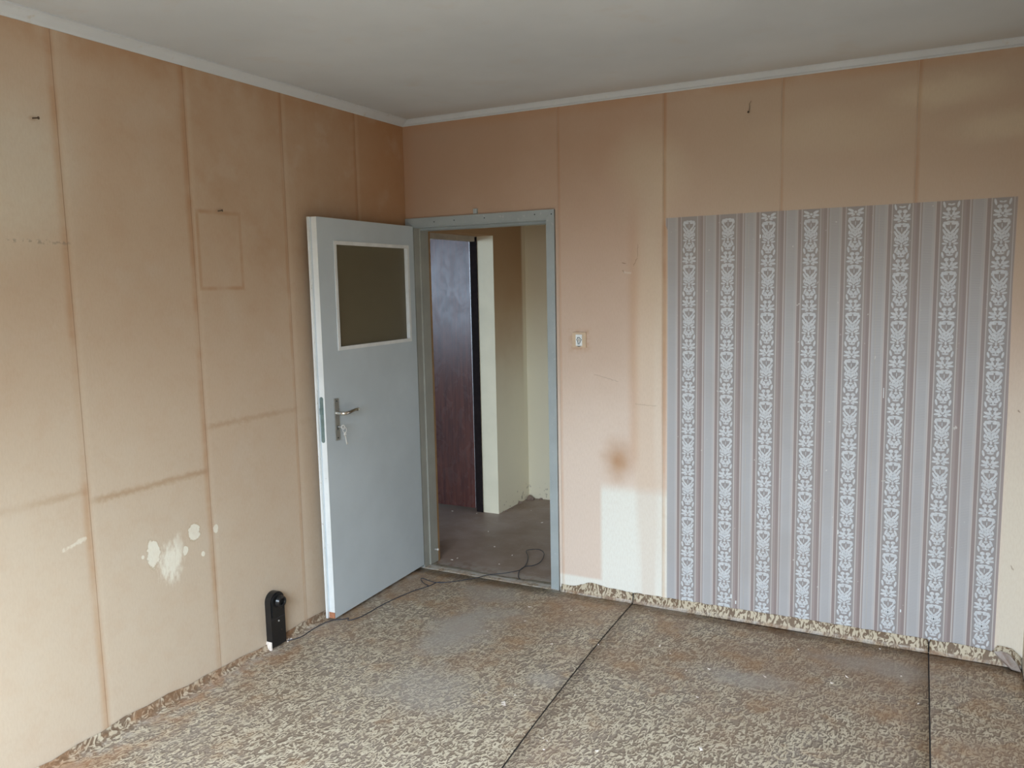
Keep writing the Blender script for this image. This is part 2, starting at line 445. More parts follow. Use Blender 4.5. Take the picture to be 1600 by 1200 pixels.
def B(*boxes):
    bm = bmesh.new()
    for b in boxes: box(bm, *b)
    return bm

def struct(o, label=None):
    o['kind'] = 'structure'
    if label: o['label'] = label
    return o

def tag(o, label, cat, group=None):
    o['label'] = label; o['category'] = cat
    if group: o['group'] = group
    return o

def empty(name, loc, rz=0):
    o = bpy.data.objects.new(name, None); C.objects.link(o); o.location = loc; o.rotation_euler = (0, 0, rz)
    o.empty_display_size = .05
    return o

# ------------------------------------------------------------------ the shell
DX0, DX1, DZ = .006, .930, 2.036           # outer edges of the door opening in the masonry
WT = .145                                    # wall thickness
SX = -.085                                  # hall side-wall face
FY = 1.678                                  # hall far wall
SXB = -.225

# back wall, with the doorway cut out
bm = bmesh.new()
prism(bm, [(0, 0, -.1), (DX0, 0, -.1), (DX0, 0, DZ), (DX1, 0, DZ), (DX1, 0, -.1), (ROOM_W + .15, 0, -.1), (ROOM_W + .15, 0, HC), (0, 0, HC)], (0, WT, 0))
wall_back = struct(obj('wall_back', bm, M['plaster']), 'tan smoke-stained wall with the doorway and the patch of old wallpaper')
# left wall: continues as the end of the back wall
wall_left = struct(obj('wall_left', B((-.15, 0, ROOM_Y, WT, -.1, HC)), M['plaster']), 'long tan wall with brown vertical paper seams beside the open door')
struct(obj('wall_right', B((ROOM_W, ROOM_W + .15, ROOM_Y, 0, -.1, HC)), M['greyw']), 'wall closing the room on the right')

def window_wall(name, x0, x1, wx0, wx1, wz0, wz1, label):
    return struct(obj(name, B((x0, wx0, ROOM_Y - .25, ROOM_Y, -.1, HC), (wx1, x1, ROOM_Y - .25, ROOM_Y, -.1, HC),
                              (wx0, wx1, ROOM_Y - .25, ROOM_Y, -.1, wz0), (wx0, wx1, ROOM_Y - .25, ROOM_Y, wz1, HC)), M['greyw']), label)
window_wall('wall_front', -.15, ROOM_W + .15, .9, 2.8, .9, 2.34, 'wall with the window behind the viewer')
window_wall('wall_front_side', -5.3, -.15, -4.95, -3.05, .85, 2.35, 'window wall of the side room')
def window(name, x0, x1, z0, z1, label):
    y0, y1 = ROOM_Y - .16, ROOM_Y - .10
    w = empty(name, ((x0 + x1) / 2, ROOM_Y - .13, z0)); struct(w, label)
    def add(n, boxes, mat):
        bm = B(*boxes); o = obj(n, bm, mat, None, .003); o.parent = w; o.location = (-w.location.x, -w.location.y, -w.location.z)
    xm = (x0 + x1) / 2
    add('window_frame', [(x0, x1, y0, y1, z0, z0 + .05), (x0, x1, y0, y1, z1 - .05, z1), (x0, x0 + .05, y0, y1, z0 + .05, z1 - .05), (x1 - .05, x1, y0, y1, z0 + .05, z1 - .05)], M['dedge'])
    add('mullion', [(xm - .03, xm + .03, y0, y1, z0 + .05, z1 - .05)], M['dedge'])
    add('window_sill', [(x0 - .05, x1 + .05, ROOM_Y - .10, ROOM_Y + .06, z0 - .03, z0)], M['dedge'])
window('window_1', .9, 2.8, .9, 2.34, 'two-light window behind the viewer')
window('window_2', -4.95, -3.05, .85, 2.35, 'window of the side room')

# hall and side room
bm = bmesh.new()
prism(bm, [(SXB, WT, -.1), (SXB, .30, -.1), (SXB, .30, 2.0), (SXB, 1.18, 2.0), (SXB, 1.18, -.1), (SXB, FY, -.1), (SXB, FY, HC), (SXB, WT, HC)], (SX - SXB, 0, 0))
struct(obj('wall_hall_side', bm, M['hall']), 'brown and yellow side wall of the hall with a door opening')
struct(obj('wall_hall_far', B((SXB, 1.9, FY, FY + .15, -.1, HC)), M['hall']), 'yellowed far wall of the hall')
struct(obj('wall_hall_right', B((1.75, 1.9, WT, FY, -.1, HC)), M['hall']), 'right end wall of the hall')
struct(obj('wall_side_far', B((-5.3, SXB, FY, FY + .15, -.1, HC)), M['greyw']), 'far wall of the side room')
struct(obj('wall_side_left', B((-5.45, -5.3, ROOM_Y - .25, FY + .15, -.1, HC)), M['greyw']), 'left wall of the side room')

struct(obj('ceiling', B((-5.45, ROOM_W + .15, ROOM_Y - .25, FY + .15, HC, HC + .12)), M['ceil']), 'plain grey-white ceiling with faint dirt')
floor = struct(obj('floor', B((-5.45, ROOM_W + .15, ROOM_Y - .25, FY + .15, -.12, -.004)), M['slab']), 'floor covered in worn patterned lino sheets')

# cream skin on the end face of the hall side wall
struct(obj('trim_4', B((SXB + .012, SX + .001, 1.176, 1.18, 0, 2.0)), M['cream']), 'cream painted jamb at the end of the hall side wall')

# cornices
def cornice(name, prof, path_axis, a, b, label):
    bm = bmesh.new()
    if path_axis == 'y': prism(bm, [(p, a, z) for p, z in prof], (0, b - a, 0))
    else: prism(bm, [(a, -p, z) for p, z in prof], (b - a, 0, 0))
    return struct(obj(name, bm, M['cornice'], smooth=True), label)
def prof(p, h):
    z0 = HC - h
    return [(0, HC), (0, z0), (.006, z0), (.009, z0 + .004), (p * .30, z0 + h * .30), (p * .55, z0 + h * .48), (p * .62, z0 + h * .62), (p * .85, z0 + h * .80), (p, z0 + h * .88), (p, HC)]
cornice('trim_1', prof(.050, .033), 'y', ROOM_Y, -.0, 'white moulded cornice along the left wall')
cornice('trim_2', prof(.024, .033), 'x', .0, ROOM_W, 'white moulded cornice above the doorway wall')

# ------------------------------------------------------------------ paper lengths on the walls
T = .0010
def strip_left(y0, y1, z0=.02):
    o = obj('wallpaper_strip', B((.0004, T, y0 + .0003, y1 - .0003, z0, HC - .028)), M['wl'], wall_left)
    o['kind'] = 'structure'
for a, b in ((-.432, 0), (-.965, -.432), (-1.512, -.965), (-2.058, -1.512), (-2.60, -2.058), (-3.14, -2.60), (-3.68, -3.14), (-4.22, -3.68), (ROOM_Y, -4.22)):
    strip_left(a, b)
def strip_back(pts):
    bm = bmesh.new(); prism(bm, [(x, -.0004, z) for x, z in pts], (0, -T + .0004, 0))
    o = obj('wallpaper_strip', bm, M['wb'], wall_back); o['kind'] = 'structure'
ZT = HC - .028; WX0, WX1, WZ0, WZ1 = 1.522, 2.966, .02, 1.962
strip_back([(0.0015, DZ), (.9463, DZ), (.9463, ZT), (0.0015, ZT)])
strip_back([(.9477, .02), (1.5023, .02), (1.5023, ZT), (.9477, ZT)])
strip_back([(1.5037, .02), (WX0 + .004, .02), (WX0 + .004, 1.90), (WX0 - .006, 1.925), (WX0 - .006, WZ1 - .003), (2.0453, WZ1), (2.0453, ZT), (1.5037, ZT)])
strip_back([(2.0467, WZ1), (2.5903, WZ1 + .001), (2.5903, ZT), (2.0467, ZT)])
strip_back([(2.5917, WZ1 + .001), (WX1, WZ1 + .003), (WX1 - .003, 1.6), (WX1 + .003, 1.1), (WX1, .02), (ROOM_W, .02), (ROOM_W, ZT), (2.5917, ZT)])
strip_back([(.9305, .02), (.9463, .02), (.9463, DZ), (.9305, DZ)])

# ------------------------------------------------------------------ patch of old striped wallpaper with embossed ornament
patch = empty('wallpaper_patch', (0, 0, 0))
tag(patch, 'large patch of old grey striped wallpaper with white embossed flower columns on the wall', 'wallpaper')
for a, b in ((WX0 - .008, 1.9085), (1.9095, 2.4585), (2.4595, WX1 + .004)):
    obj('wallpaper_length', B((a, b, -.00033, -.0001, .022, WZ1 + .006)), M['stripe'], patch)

def petal(bm, cx, cz, a, b, ang, h=.0011):
    """domed leaf: a = half width, b = half length along the axis tilted ang degrees from vertical (to the right)"""
    t = math.radians(ang); ax = (math.sin(t), math.cos(t)); sx = (math.cos(t), -math.sin(t))
    def P(s, w, y): return (cx + sx[0] * w + ax[0] * s, -y, cz + sx[1] * w + ax[1] * s)
    K = 10
    ring = [bm.verts.new(P(math.cos(2 * PI * k / K) * b, math.sin(2 * PI * k / K) * a, 0)) for k in range(K)]
    mid = [bm.verts.new(P(math.cos(2 * PI * k / K) * b * .75, math.sin(2 * PI * k / K) * a * .7, h)) for k in range(K)]
    for k in range(K): bm.faces.new((ring[k], ring[(k + 1) % K], mid[(k + 1) % K], mid[k]))
    bm.faces.new(mid)

HALF = [  # x, z above the flower row, half width, half length, tilt; mirrored about x=0
    (.0150, .178, .0050, .0120, 75), (.0245, .170, .0042, .0080, 15), (.0060, .184, .0028, .0080, 80),
    (.0095, .146, .0034, .0145, 40), (.0200, .139, .0036, .0170, 28), (.0045, .127, .0040, .0130, 38),
    (.0240, .121, .0030, .0080, -8), (.0150, .118, .0048, .0060, 60), (.0058, .113, .0038, .0070, 35),
    (.0150, .104, .0034, .0105, 60), (.0205, .094, .0032, .0090, 80), (.0195, .075, .0036, .0125, -22),
    (.0080, .066, .0040, .0095, 25), (.0135, .060, .0036, .0080, 45), (.0260, .047, .0034, .0120, 12),
    (.0060, .047, .0026, .0070, 75), (.0105, .028, .0068, .0070, 0), (.0085, .012, .0034, .0085, 20),
    (.0195, .009, .0042, .0120, 64), (.0205, -.004, .0038, .0120, 95), (.0100, -.011, .0032, .0080, 115), (.0200, .1595, .0026, .0060, 5)]
MID = [(0, .160, .0014, .010, 0), (0, .108, .0042, .0060, 0), (0, .093, .0038, .0085, 0), (0, .079, .0070, .0050, 0), (0, .056, .0036, .0080, 0), (0, .001, .0050, .0052, 0)]
def motif(zlo, zhi, zbase):
    bm = bmesh.new()
    for x, z, a, b, t in HALF:
        if zlo + .004 < zbase + z < zhi - .012:
            petal(bm, x, z, a * 1.42, b * 1.14, t); petal(bm, -x, z, a * 1.42, b * 1.14, -t)
    for x, z, a, b, t in MID:
        if zlo + .004 < zbase + z < zhi - .012: petal(bm, x, z, a * 1.2, b, t)
    bmesh.ops.recalc_face_normals(bm, faces=bm.faces)
    me = bpy.data.meshes.new('ornament'); bm.to_mesh(me); bm.free(); me.materials.append(M['orn'])
    return me
for x, z, w, h in ((1.962, 1.852, .004, .016), (1.85, .115, .006, .020), (1.873, .088, .005, .016), (2.60, .17, .005, .012), (2.50, 1.15, .0025, .045), (2.33, .50, .003, .02)):
    obj('torn_fleck', B((x - w / 2, x + w / 2, -.0020, -.0004, z - h / 2, z + h / 2)), M['white'], patch)
full = motif(-9, 9, 0)
for i, cx in enumerate((1.631, 1.8145, 1.998, 2.1815, 2.365, 2.5485, 2.732, 2.9155)):
    z = 1.754 + .2075 + (0 if i < 2 else -.023 if i < 5 else -.060)
    while z > -.15:
        if z - .02 < WZ1 and z + .195 > .045:
            me = full if (z - .016 > .05 and z + .198 < WZ1) else motif(.045, WZ1, z)
            if len(me.vertices):
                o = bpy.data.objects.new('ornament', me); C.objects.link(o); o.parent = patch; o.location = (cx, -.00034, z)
        z -= .2075

# ------------------------------------------------------------------ lino sheets with the edge turned up the wall
def skirt_top(x):
    pts = [(.93, .030), (1.02, .032), (1.07, .050), (1.098, .064), (1.15, .062), (1.2, .052), (1.3, .048), (1.345, .046), (1.36, .046), (2.1, .051), (2.7, .052),
           (2.84, .055), (2.93, .050), (2.965, .045), (2.975, .078), (3.03, .074), (3.068, .04)]
    for (a, za), (b, zb) in zip(pts, pts[1:]):
        if a <= x <= b: return za + (zb - za) * (x - a) / (b - a)
    return pts[-1][1]
def surf(bm, rows):
    V = [[bm.verts.new(p) for p in r] for r in rows]
    for A, Bq in zip(V, V[1:]):
        for k in range(len(A) - 1): bm.faces.new((A[k], A[k + 1], Bq[k + 1], Bq[k]))
def seam_x(k, y):   # left edge of sheet k
    if k == 1: return 1.349 - .012 * y + .022 * y * y if y > -2 else 1.461 - .06 * (y + 2)
    if k == 2: return 2.718 - .016 * y
    return 0.004
def lino_sheet(k):
    bm = bmesh.new(); rows = []
    ys = [ROOM_Y + .01 + (4.72 * i / 48) for i in range(49)]
    for y in ys:
        a = seam_x(k, y) + (.0028 if k else 0); b = (seam_x(k + 1, y) - .0028) if k < 2 else ROOM_W - .003
        row = [(a + (b - a) * i / 14, y, 0) for i in range(15)]
        if k == 0:
            h = .042 + .006 * math.sin(y * 9) + .004 * math.sin(y * 31)
            if -1.45 < y < -.8: h = .022 + .02 * abs(math.sin(y * 5))
            row = [(.005, y, h), (.006, y, .022), (.010, y, .010), (.022, y, .002)] + [(.04 + (b - .04) * i / 14, y, 0) for i in range(15)]
        rows.append(row)
    surf(bm, rows)
    # back edge
    y0 = ys[-1]; xs = []
    a = seam_x(k, 0) + (.0028 if k else 0); b = (seam_x(k + 1, 0) - .0028) if k < 2 else ROOM_W - .003
    a2 = max(a, .942)
    N = int((b - a2) / .02) + 2; rnd = random.Random(k)
    rows = []
    for i in range(N + 1):
        x = a2 + (b - a2) * i / N; h = skirt_top(x) + rnd.uniform(-.0018, .0018)
        bulge = .004 * math.sin(x * 7) + .004
        curl = .02 if x > 2.97 else .0
        rows.append([(x, y0, 0), (x, -.020 - bulge * .5, .003), (x, -.010 - bulge, .012), (x, -.006 - bulge * .8, h * .6), (x, -.0035 - curl * .3, h + .006), (x, -.0065 - curl, h + .0075)])
    surf(bm, rows)
    if k == 0:
        rows = []
        for i in range(41):
            x = .008 + (.928 - .008) * i / 40; e = .062 + .010 * math.sin(x * 9) + rnd.uniform(-.006, .006) + (.03 if x < .1 else 0)
            rows.append([(x, y0, 0), (x, .0, 0), (x, .03, .0002), (x, e, .0012)])
        surf(bm, rows)
    o = obj('lino_sheet', bm, M['lino'], floor, smooth=True)
    m = o.modifiers.new('t', 'SOLIDIFY'); m.thickness = .002; m.offset = -1
    o['kind'] = 'structure'
for k in range(3): lino_sheet(k)
for x in (1.349, 2.718):
    o = obj('seam_shade_filler', B((x - .0026, x + .0026, -.0045, -.0015, .001, .05)), M['gap_shade'], floor); o['kind'] = 'structure'  # dark filler boxes paint the shade inside the slits between sheets
o = obj('hall_lino', B((DX0 - .09, 1.75, .0, FY, -.0035, -.0005), (SXB - 5.07, DX0 - .09, WT, FY, -.0035, -.0005), (-5.3, -.15, ROOM_Y, WT, -.0035, -.0005)), M['hlino'], floor)
o['kind'] = 'structure'; o['label'] = 'worn dark brown hall lino'
# rough plaster lump in the hall corner and crumbling edge
bm = bmesh.new(); rnd = random.Random(3)
for k in range(26):
    t = rnd.random(); r = rnd.uniform(.006, .02)
    if k < 9: p = (SX + rnd.uniform(.0, .06), FY - rnd.uniform(0, .05), 0); r *= 1.5
    elif k < 18: p = (SX + rnd.uniform(.0, .02), 1.2 + .47 * t, 0)
    else: p = (SX + 1.1 * t, FY - rnd.uniform(0, .015), 0)
    g = bmesh.ops.create_icosphere(bm, subdivisions=1, radius=r, matrix=Matrix.Translation(p))
    for v in g['verts']: v.co.z = max(-.001, v.co.z * rnd.uniform(.5, 1.3)); v.co.x = max(v.co.x, SX)
o = obj('plaster_crumbs', bm, M['hlino']); o['kind'] = 'stuff'; tag(o, 'crumbled brown plaster along the foot of the hall walls', 'rubble')

# ------------------------------------------------------------------ door frame (trim_3)
fr = empty('trim_3', (.468, 0, 0)); struct(fr, 'grey-green painted door frame with old nail holes')
def fpart(n, boxes, mat, bev=.0015):
    o = obj(n, B(*boxes), mat, None, bev); o.parent = fr; o.location = (-.468, 0, 0); return o
IX0, IX1, IZ = .057, .880, 1.983
def architrave(n, pts, d, mat):
    bm = bmesh.new(); prism(bm, pts, d); o = obj(n, bm, mat, None, .0012); o.parent = fr; o.location = (-.468, 0, 0); return o
architrave('architrave', [(DX0, -.014, DZ), (DX1, -.014, DZ), (IX1 + .004, -.014, IZ + .006), (IX0 - .004, -.014, IZ + .006)], (0, .02, 0), M['frame'])
architrave('architrave', [(DX1, -.014, DZ - .0006), (DX1, -.014, .004), (IX1 + .004, -.014, .004), (IX1 + .004, -.014, IZ + .0054)], (0, .02, 0), M['frame'])
architrave('architrave', [(DX0, -.014, DZ - .0006), (IX0 - .004, -.014, IZ + .0054), (IX0 - .004, -.014, .004), (DX0, -.014, .004)], (0, .02, 0), M['frame'])
fpart('jamb', [(DX0, IX0, -.006, .118, .004, IZ), ], M['frshade'])
fpart('jamb', [(IX1, DX1, -.006, .125, .004, IZ), ], M['frame'])
fpart('head', [(DX0, DX1, -.006, .125, IZ, DZ - .001)], M['frame'])
fpart('rebate_stop', [(IX0, IX0 + .010, .045, .125, .004, IZ)], M['frshade'])
fpart('rebate_stop', [(IX1 - .010, IX1, .045, .125, .004, IZ)], M['frame'])
fpart('rebate_stop', [(IX0 + .010, IX1 - .010, .045, .125, IZ - .012, IZ)], M['frame'])
# plaster reveal behind the wooden frame
fpart('reveal', [(DX0, IX0 + .009, .126, WT, .0, IZ + .004), (IX1 - .001, DX1, .126, WT, .0, IZ + .004), (DX0, DX1, .126, WT, IZ + .004, DZ)], M['jambpl'], 0)
for p in ((.20, 2.010), (.33, 2.012), (.52, 2.014), (.82, 2.015), (.915, 2.012)):
    bm = bmesh.new(); cyl(bm, (p[0], -.0145, p[1]), (p[0], -.012, p[1]), .0035, seg=10)
    o = obj('nail_hole', bm, M['ink'], None); o.parent = fr; o.location = (-.468, 0, 0)
for x, s in ((IX0 + .012, 1), (IX1 - .012, -1)):
    bm = bmesh.new(); cyl(bm, (x, .09, .085), (x + .022 * s, .085, .088), .005, .0035, 10)
    bmesh.ops.create_uvsphere(bm, u_segments=10, v_segments=6, radius=.008, matrix=Matrix.Translation((x + .022 * s, .085, .088)))
    o = obj('metal_stud', bm, M['keym'], None, smooth=True); o.parent = fr; o.location = (-.468, 0, 0)

# ------------------------------------------------------------------ the open door
# local frame: +u runs from the hinge to the free edge (world about -y), +n out of the visible face (world about +x)
LEN, TH, H0, H1 = .849, .040, .018, 1.985
leaf = empty('door_1', (.062, -.022, .006), math.atan2(-.849, .034))
leaf['kind'] = 'structure'; leaf['label'] = 'open grey-white door leaf with a square glazed opening, swung against the left wall'
# in local axes x = u ; the visible face looks to local +y
FACE, BACK = 0.0, -TH
GU0, GU1, GZ0, GZ1 = .058, .722, 1.348, 1.874
def dpart(n, bm, mat, par=None, bev=.001, smooth=False):
    return obj(n, bm, mat, par or leaf, bev, smooth)
dpart('door_panel', B((0, GU0, BACK, FACE, H0, H1), (GU1, LEN - .002, BACK, FACE, H0, H1), (GU0, GU1, BACK, FACE, H0, GZ0), (GU0, GU1, BACK, FACE, GZ1, H1)), M['door'], bev=0)
dpart('edge_strip', B((LEN - .002, LEN, BACK + .010, FACE, H0 + .03, H1)), M['dedge'], bev=0)
dpart('edge_strip', B((LEN - .002, LEN + .012, BACK - .006, BACK + .004, H0, H1)), M['dedge'], bev=.001)
o = dpart('worn_corner', B((LEN - .002, LEN + .001, BACK + .006, FACE, H0, H0 + .03)), M['orust'], bev=0); o['label'] = 'bare reddish wood at the lower corner'
# glazing beads: splayed, sloping in towards the pane
bw = .018; gy = -.017
def bead(p0, p1, p2, p3):
    bm = bmesh.new(); (a0, z0), (a1, z1), (b1, y1), (b0, y0) = p0, p1, p2, p3
    v = [(a0, FACE, z0), (a1, FACE, z1), (a1, FACE + .004, z1), (a0, FACE + .004, z0), (b0, FACE + .004, y0), (b1, FACE + .004, y1), (b1, gy, y1), (b0, gy, y0)]
    q = [bm.verts.new(c) for c in v]
    for f in ((0, 1, 2, 3), (3, 2, 5, 4), (4, 5, 6, 7), (7, 6, 1, 0), (0, 3, 4, 7), (1, 6, 5, 2)): bm.faces.new([q[i] for i in f])
    dpart('glazing_bead', bm, M['bead'], bev=.0012)
A0, A1, Z0, Z1 = GU0 - .004, GU1 + .004, GZ0 - .004, GZ1 + .004
bead((A0, Z1), (A1, Z1), (A1 - bw, Z1 - bw), (A0 + bw, Z1 - bw)); bead((A1, Z0), (A0, Z0), (A0 + bw, Z0 + bw), (A1 - bw, Z0 + bw))
bead((A0, Z0), (A0, Z1), (A0 + bw, Z1 - bw), (A0 + bw, Z0 + bw)); bead((A1, Z1), (A1, Z0), (A1 - bw, Z0 + bw), (A1 - bw, Z1 - bw))
dpart('glass_pane', B((GU0 + .001, GU1 - .001, gy - .005, gy - .001, GZ0 + .001, GZ1 - .001)), M['glass'], bev=0)
dpart('back_bead', B((GU0 + .001, GU1 - .001, BACK, gy - .006, GZ0 + .001, GZ0 + .013), (GU0 + .001, GU1 - .001, BACK, gy - .006, GZ1 - .013, GZ1 - .001),
                     (GU0 + .001, GU0 + .013, BACK, gy - .006, GZ0 + .013, GZ1 - .013), (GU1 - .013, GU1 - .001, BACK, gy - .006, GZ0 + .013, GZ1 - .013)), M['door'], bev=0)
# lock forend on the free edge
def rounded(bm, y0, y1, z0, z1, x0, x1, n=8):
    r = (y1 - y0) / 2; c = (y0 + y1) / 2; pts = []
    for i in range(n + 1): a = PI * i / n; pts.append((x0, c + r * math.cos(a), z1 - r + r * math.sin(a)))
    for i in range(n + 1): a = PI + PI * i / n; pts.append((x0, c + r * math.cos(a), z0 + r + r * math.sin(a)))
    prism(bm, pts, (x1 - x0, 0, 0))
bm = bmesh.new(); rounded(bm, -.029, -.009, .905, 1.130, LEN - .001, LEN + .0015)
fo = dpart('lock_faceplate', bm, M['teal'], bev=.0004)
bm = B((LEN + .001, LEN + .009, -.026, -.012, 1.045, 1.075)); dpart('latch_bolt', bm, M['teal'], fo, .0015)
# back plate, lever and keyhole
PU = .765
bm = B((PU - .016, PU + .016, FACE - .001, FACE + .006, .905, 1.112)); pl = dpart('back_plate', bm, M['steel'], bev=.0018)
for z in (1.100, .917):
    bm = bmesh.new(); cyl(bm, (PU, .0055, z), (PU, .0075, z), .0035, seg=10); dpart('screw', bm, M['ink'], pl, 0)
bm = bmesh.new(); cyl(bm, (PU, FACE + .006, 1.040), (PU, FACE + .014, 1.040), .012, .010)
pth = smooth_path([(PU, .010, 1.040), (PU, .034, 1.040), (PU - .008, .048, 1.040), (PU - .03, .053, 1.041), (PU - .07, .052, 1.046), (PU - .105, .047, 1.046), (PU - .125, .040, 1.043)], 5)
tube(bm, pth, .008, 12, [.0098 - .001 * math.sin(PI * i / len(pth)) + (.0015 if i > len(pth) - 8 else 0) for i in range(len(pth))])
o = dpart('lever_handle', bm, M['chrome'], bev=0, smooth=True); o['label'] = 'curved polished chrome lever'
bm = bmesh.new(); cyl(bm, (PU, FACE + .0055, .972), (PU, FACE + .0075, .972), .005, seg=12); box(bm, PU - .002, PU + .002, .0055, .0075, .956, .970)
dpart('keyhole', bm, M['ink'], pl, 0)
for z in (.25, 1.74):      # hinge knuckles at the frame
    bm = bmesh.new(); cyl(bm, (-.004, BACK + .004, z), (-.004, BACK + .004, z + .09), .007, seg=12); dpart('hinge', bm, M['frshade'], bev=0)

# keys hanging in the lock: their own thing
mw = leaf.matrix_basis if False else Matrix.LocRotScale(leaf.location, leaf.rotation_euler, None)
keys = empty('key_bunch', tuple(mw @ Vector((PU, .010, .972))), leaf.rotation_euler.z)
tag(keys, 'two small metal keys on a ring hanging in the lock of the open door', 'keys')
def keymesh():
    bm = bmesh.new()   # shank along local +y (into the lock is -y), flat bow ring
    tube(bm, [(0, -.004, 0), (0, .012, 0), (0, .020, 0)], .0028, 8)
    R = .009
    ring = [(0, .029 + R * 1.0 * math.cos(a), R * 1.1 * math.sin(a)) for a in [2 * PI * i / 16 for i in range(17)]]
    tube(bm, ring, .0030, 6)
    return bm
obj('key', keymesh(), M['keym'], keys, smooth=True)
bm = bmesh.new(); tube(bm, [(-.004, .034 + .011 * math.cos(a), -.014 + .014 * math.sin(a)) for a in [2 * PI * i / 20 for i in range(21)]], .0018, 6)
obj('key_ring', bm, M['keym'], keys, smooth=True)
bm = bmesh.new()
tube(bm, [(-.006 - .007 * math.sin(a) * .8, .034, -.036 + .008 * math.cos(a)) for a in [2 * PI * i / 16 for i in range(17)]], .0030, 6)
tube(bm, [(-.007, .034, -.044), (-.012, .034, -.066), (-.017, .033, -.088)], .0030, 8)
bm2 = B((-.026, -.015, .0325, .0345, -.089, -.078)); me = bpy.data.meshes.new('t'); bm2.to_mesh(me); bm2.free(); bm.from_mesh(me); bpy.data.meshes.remove(me)
obj('key', bm, M['keym'], keys, smooth=True)

# ------------------------------------------------------------------ dark door opened into the side room
dd = empty('door_2', (-.262, 1.205, .012)); dd['kind'] = 'structure'; dd['label'] = 'dark brown varnished door standing open in the hall side opening'
obj('door_panel', B((-.82, -.018, -.020, .020, .008, 1.985)), M['ddoor'], dd, .002)
obj('edge_strip', B((-.0195, -.018, -.0206, -.016, .01, 1.984)), M['keym'], dd, 0)  # thin bright strip standing in for light caught on the leaf's edge
for z in (.28, 1.00, 1.68):
    bm = bmesh.new(); cyl(bm, (-.006, -.016, z), (-.006, -.016, z + .075), .006, seg=10); obj('hinge', bm, M['dfr'] if z != 1.68 else M['keym'], dd)
dfr = empty('trim_5', (SXB, 1.18, 0)); dfr['kind'] = 'structure'; dfr['label'] = 'dark brown frame of the hall side door'
obj('jamb', B((-.040, .012, -.012, .05, .0, 1.996)), M['dfr'], dfr, .002)
obj('jamb', B((-.040, .012, -.88, -.868, .0, 1.996)), M['dfr'], dfr, .002)
obj('head', B((-.045, -.002, -.868, -.012, 1.965, 2.0)), M['plaster'], dfr, 0)

# ------------------------------------------------------------------ black pipe cover by the left wall
bc = empty('pipe_cover', (.0, -1.195, 0))
tag(bc, 'black plastic upright duct with rounded top and round socket standing against the left wall', 'duct')
def cap_profile(y0, y1, z0, z1, x0, x1, bm):
    r = (y1 - y0) / 2; c = (y0 + y1) / 2
    pts = [(x0, y0, z0), (x0, y1, z0)] + [(x0, c + r * math.cos(a), z1 - r + r * math.sin(a)) for a in [PI * i / 14 for i in range(15)]]
    prism(bm, pts, (x1 - x0, 0, 0))
bm = bmesh.new(); cap_profile(-.045, .045, .012, .268, .002, .036, bm); obj('body', bm, M['black'], bc, .004, True)
bm = bmesh.new(); cap_profile(-.038, .038, .155, .262, .034, .042, bm); obj('cap', bm, M['black'], bc, .004, True)
bm = bmesh.new(); cyl(bm, (.038, .006, .222), (.052, .010, .220), .030, .027, 24)
sk = obj('socket', bm, M['black'], bc, .003, True)
bm = bmesh.new()
ringp = [(.053, .010 + .021 * math.cos(a), .220 + .021 * math.sin(a)) for a in [2 * PI * i / 24 for i in range(25)]]
tube(bm, ringp, .007, 8); obj('rim', bm, M['black'], sk, 0, True)
bm = bmesh.new(); cyl(bm, (.036, .002, .128), (.0385, .002, .128), .004, seg=10); obj('screw', bm, M['keym'], bc)
bm = bmesh.new(); cyl(bm, (.036, .018, .080), (.038, .018, .080), .003, seg=10); obj('screw', bm, M['nail'], bc)
obj('joint_line', B((.0355, .0366, -.043, .043, .143, .1445)), M['cable'], bc)
bm = bmesh.new(); prism(bm, [(.0, -.054, .0), (.0, -.044, .0), (.0, -.046, .040), (.0, -.049, .03)], (.034, 0, 0)); 
o = obj('plaster_chip', bm, M['chip'], bc, .003); o['label'] = 'broken white plaster at its foot'
bm = bmesh.new()
for k in range(6): bmesh.ops.create_icosphere(bm, subdivisions=1, radius=.003 + .002 * (k % 3), matrix=Matrix.Translation((.02 + .012 * (k % 2), .05 + .006 * k, .004)))
obj('plaster_chip', bm, M['chip'], bc)

# ------------------------------------------------------------------ light switch
sw = empty('light_switch', (1.061, -T, 1.365))
tag(sw, 'square yellowed light switch beside the doorway with a white push plate', 'light switch')
obj('frame', B((-.038, .038, -.009, 0, -.039, .039)), M['beige'], sw, .002)
obj('rocker', B((-.0175, .0175, -.0125, -.008, -.030, .028)), M['white'], sw, .0025)
star = [(-.007, .014), (.004, .014), (.008, .007), (.015, .003), (.009, -.004), (.006, -.014), (-.006, -.014), (-.007, -.004), (-.012, .003), (-.008, .008)]
bm = bmesh.new(); P3 = [Vector((x, -.0135, z - .001)) for x, z in star]; tube(bm, P3 + [P3[0]], .0016, 6); obj('emblem', bm, M['ink'], sw); 
bm = bmesh.new(); prism(bm, [(x * .6, -.0124, z * .6 - .001) for x, z in star], (0, -.001, 0)); o = obj('emblem', bm, M['steel'], sw)
obj('emblem', B((-.007, .004, -.0140, -.0124, -.022, -.019)), M['ink'], sw)
bm = bmesh.new(); prism(bm, [(.010 * math.cos(PI + PI * i / 8), -.0125, -.0305 + .004 * math.sin(PI + PI * i / 8)) for i in range(9)], (0, .004, 0)); obj('slot', bm, M['ink'], sw)

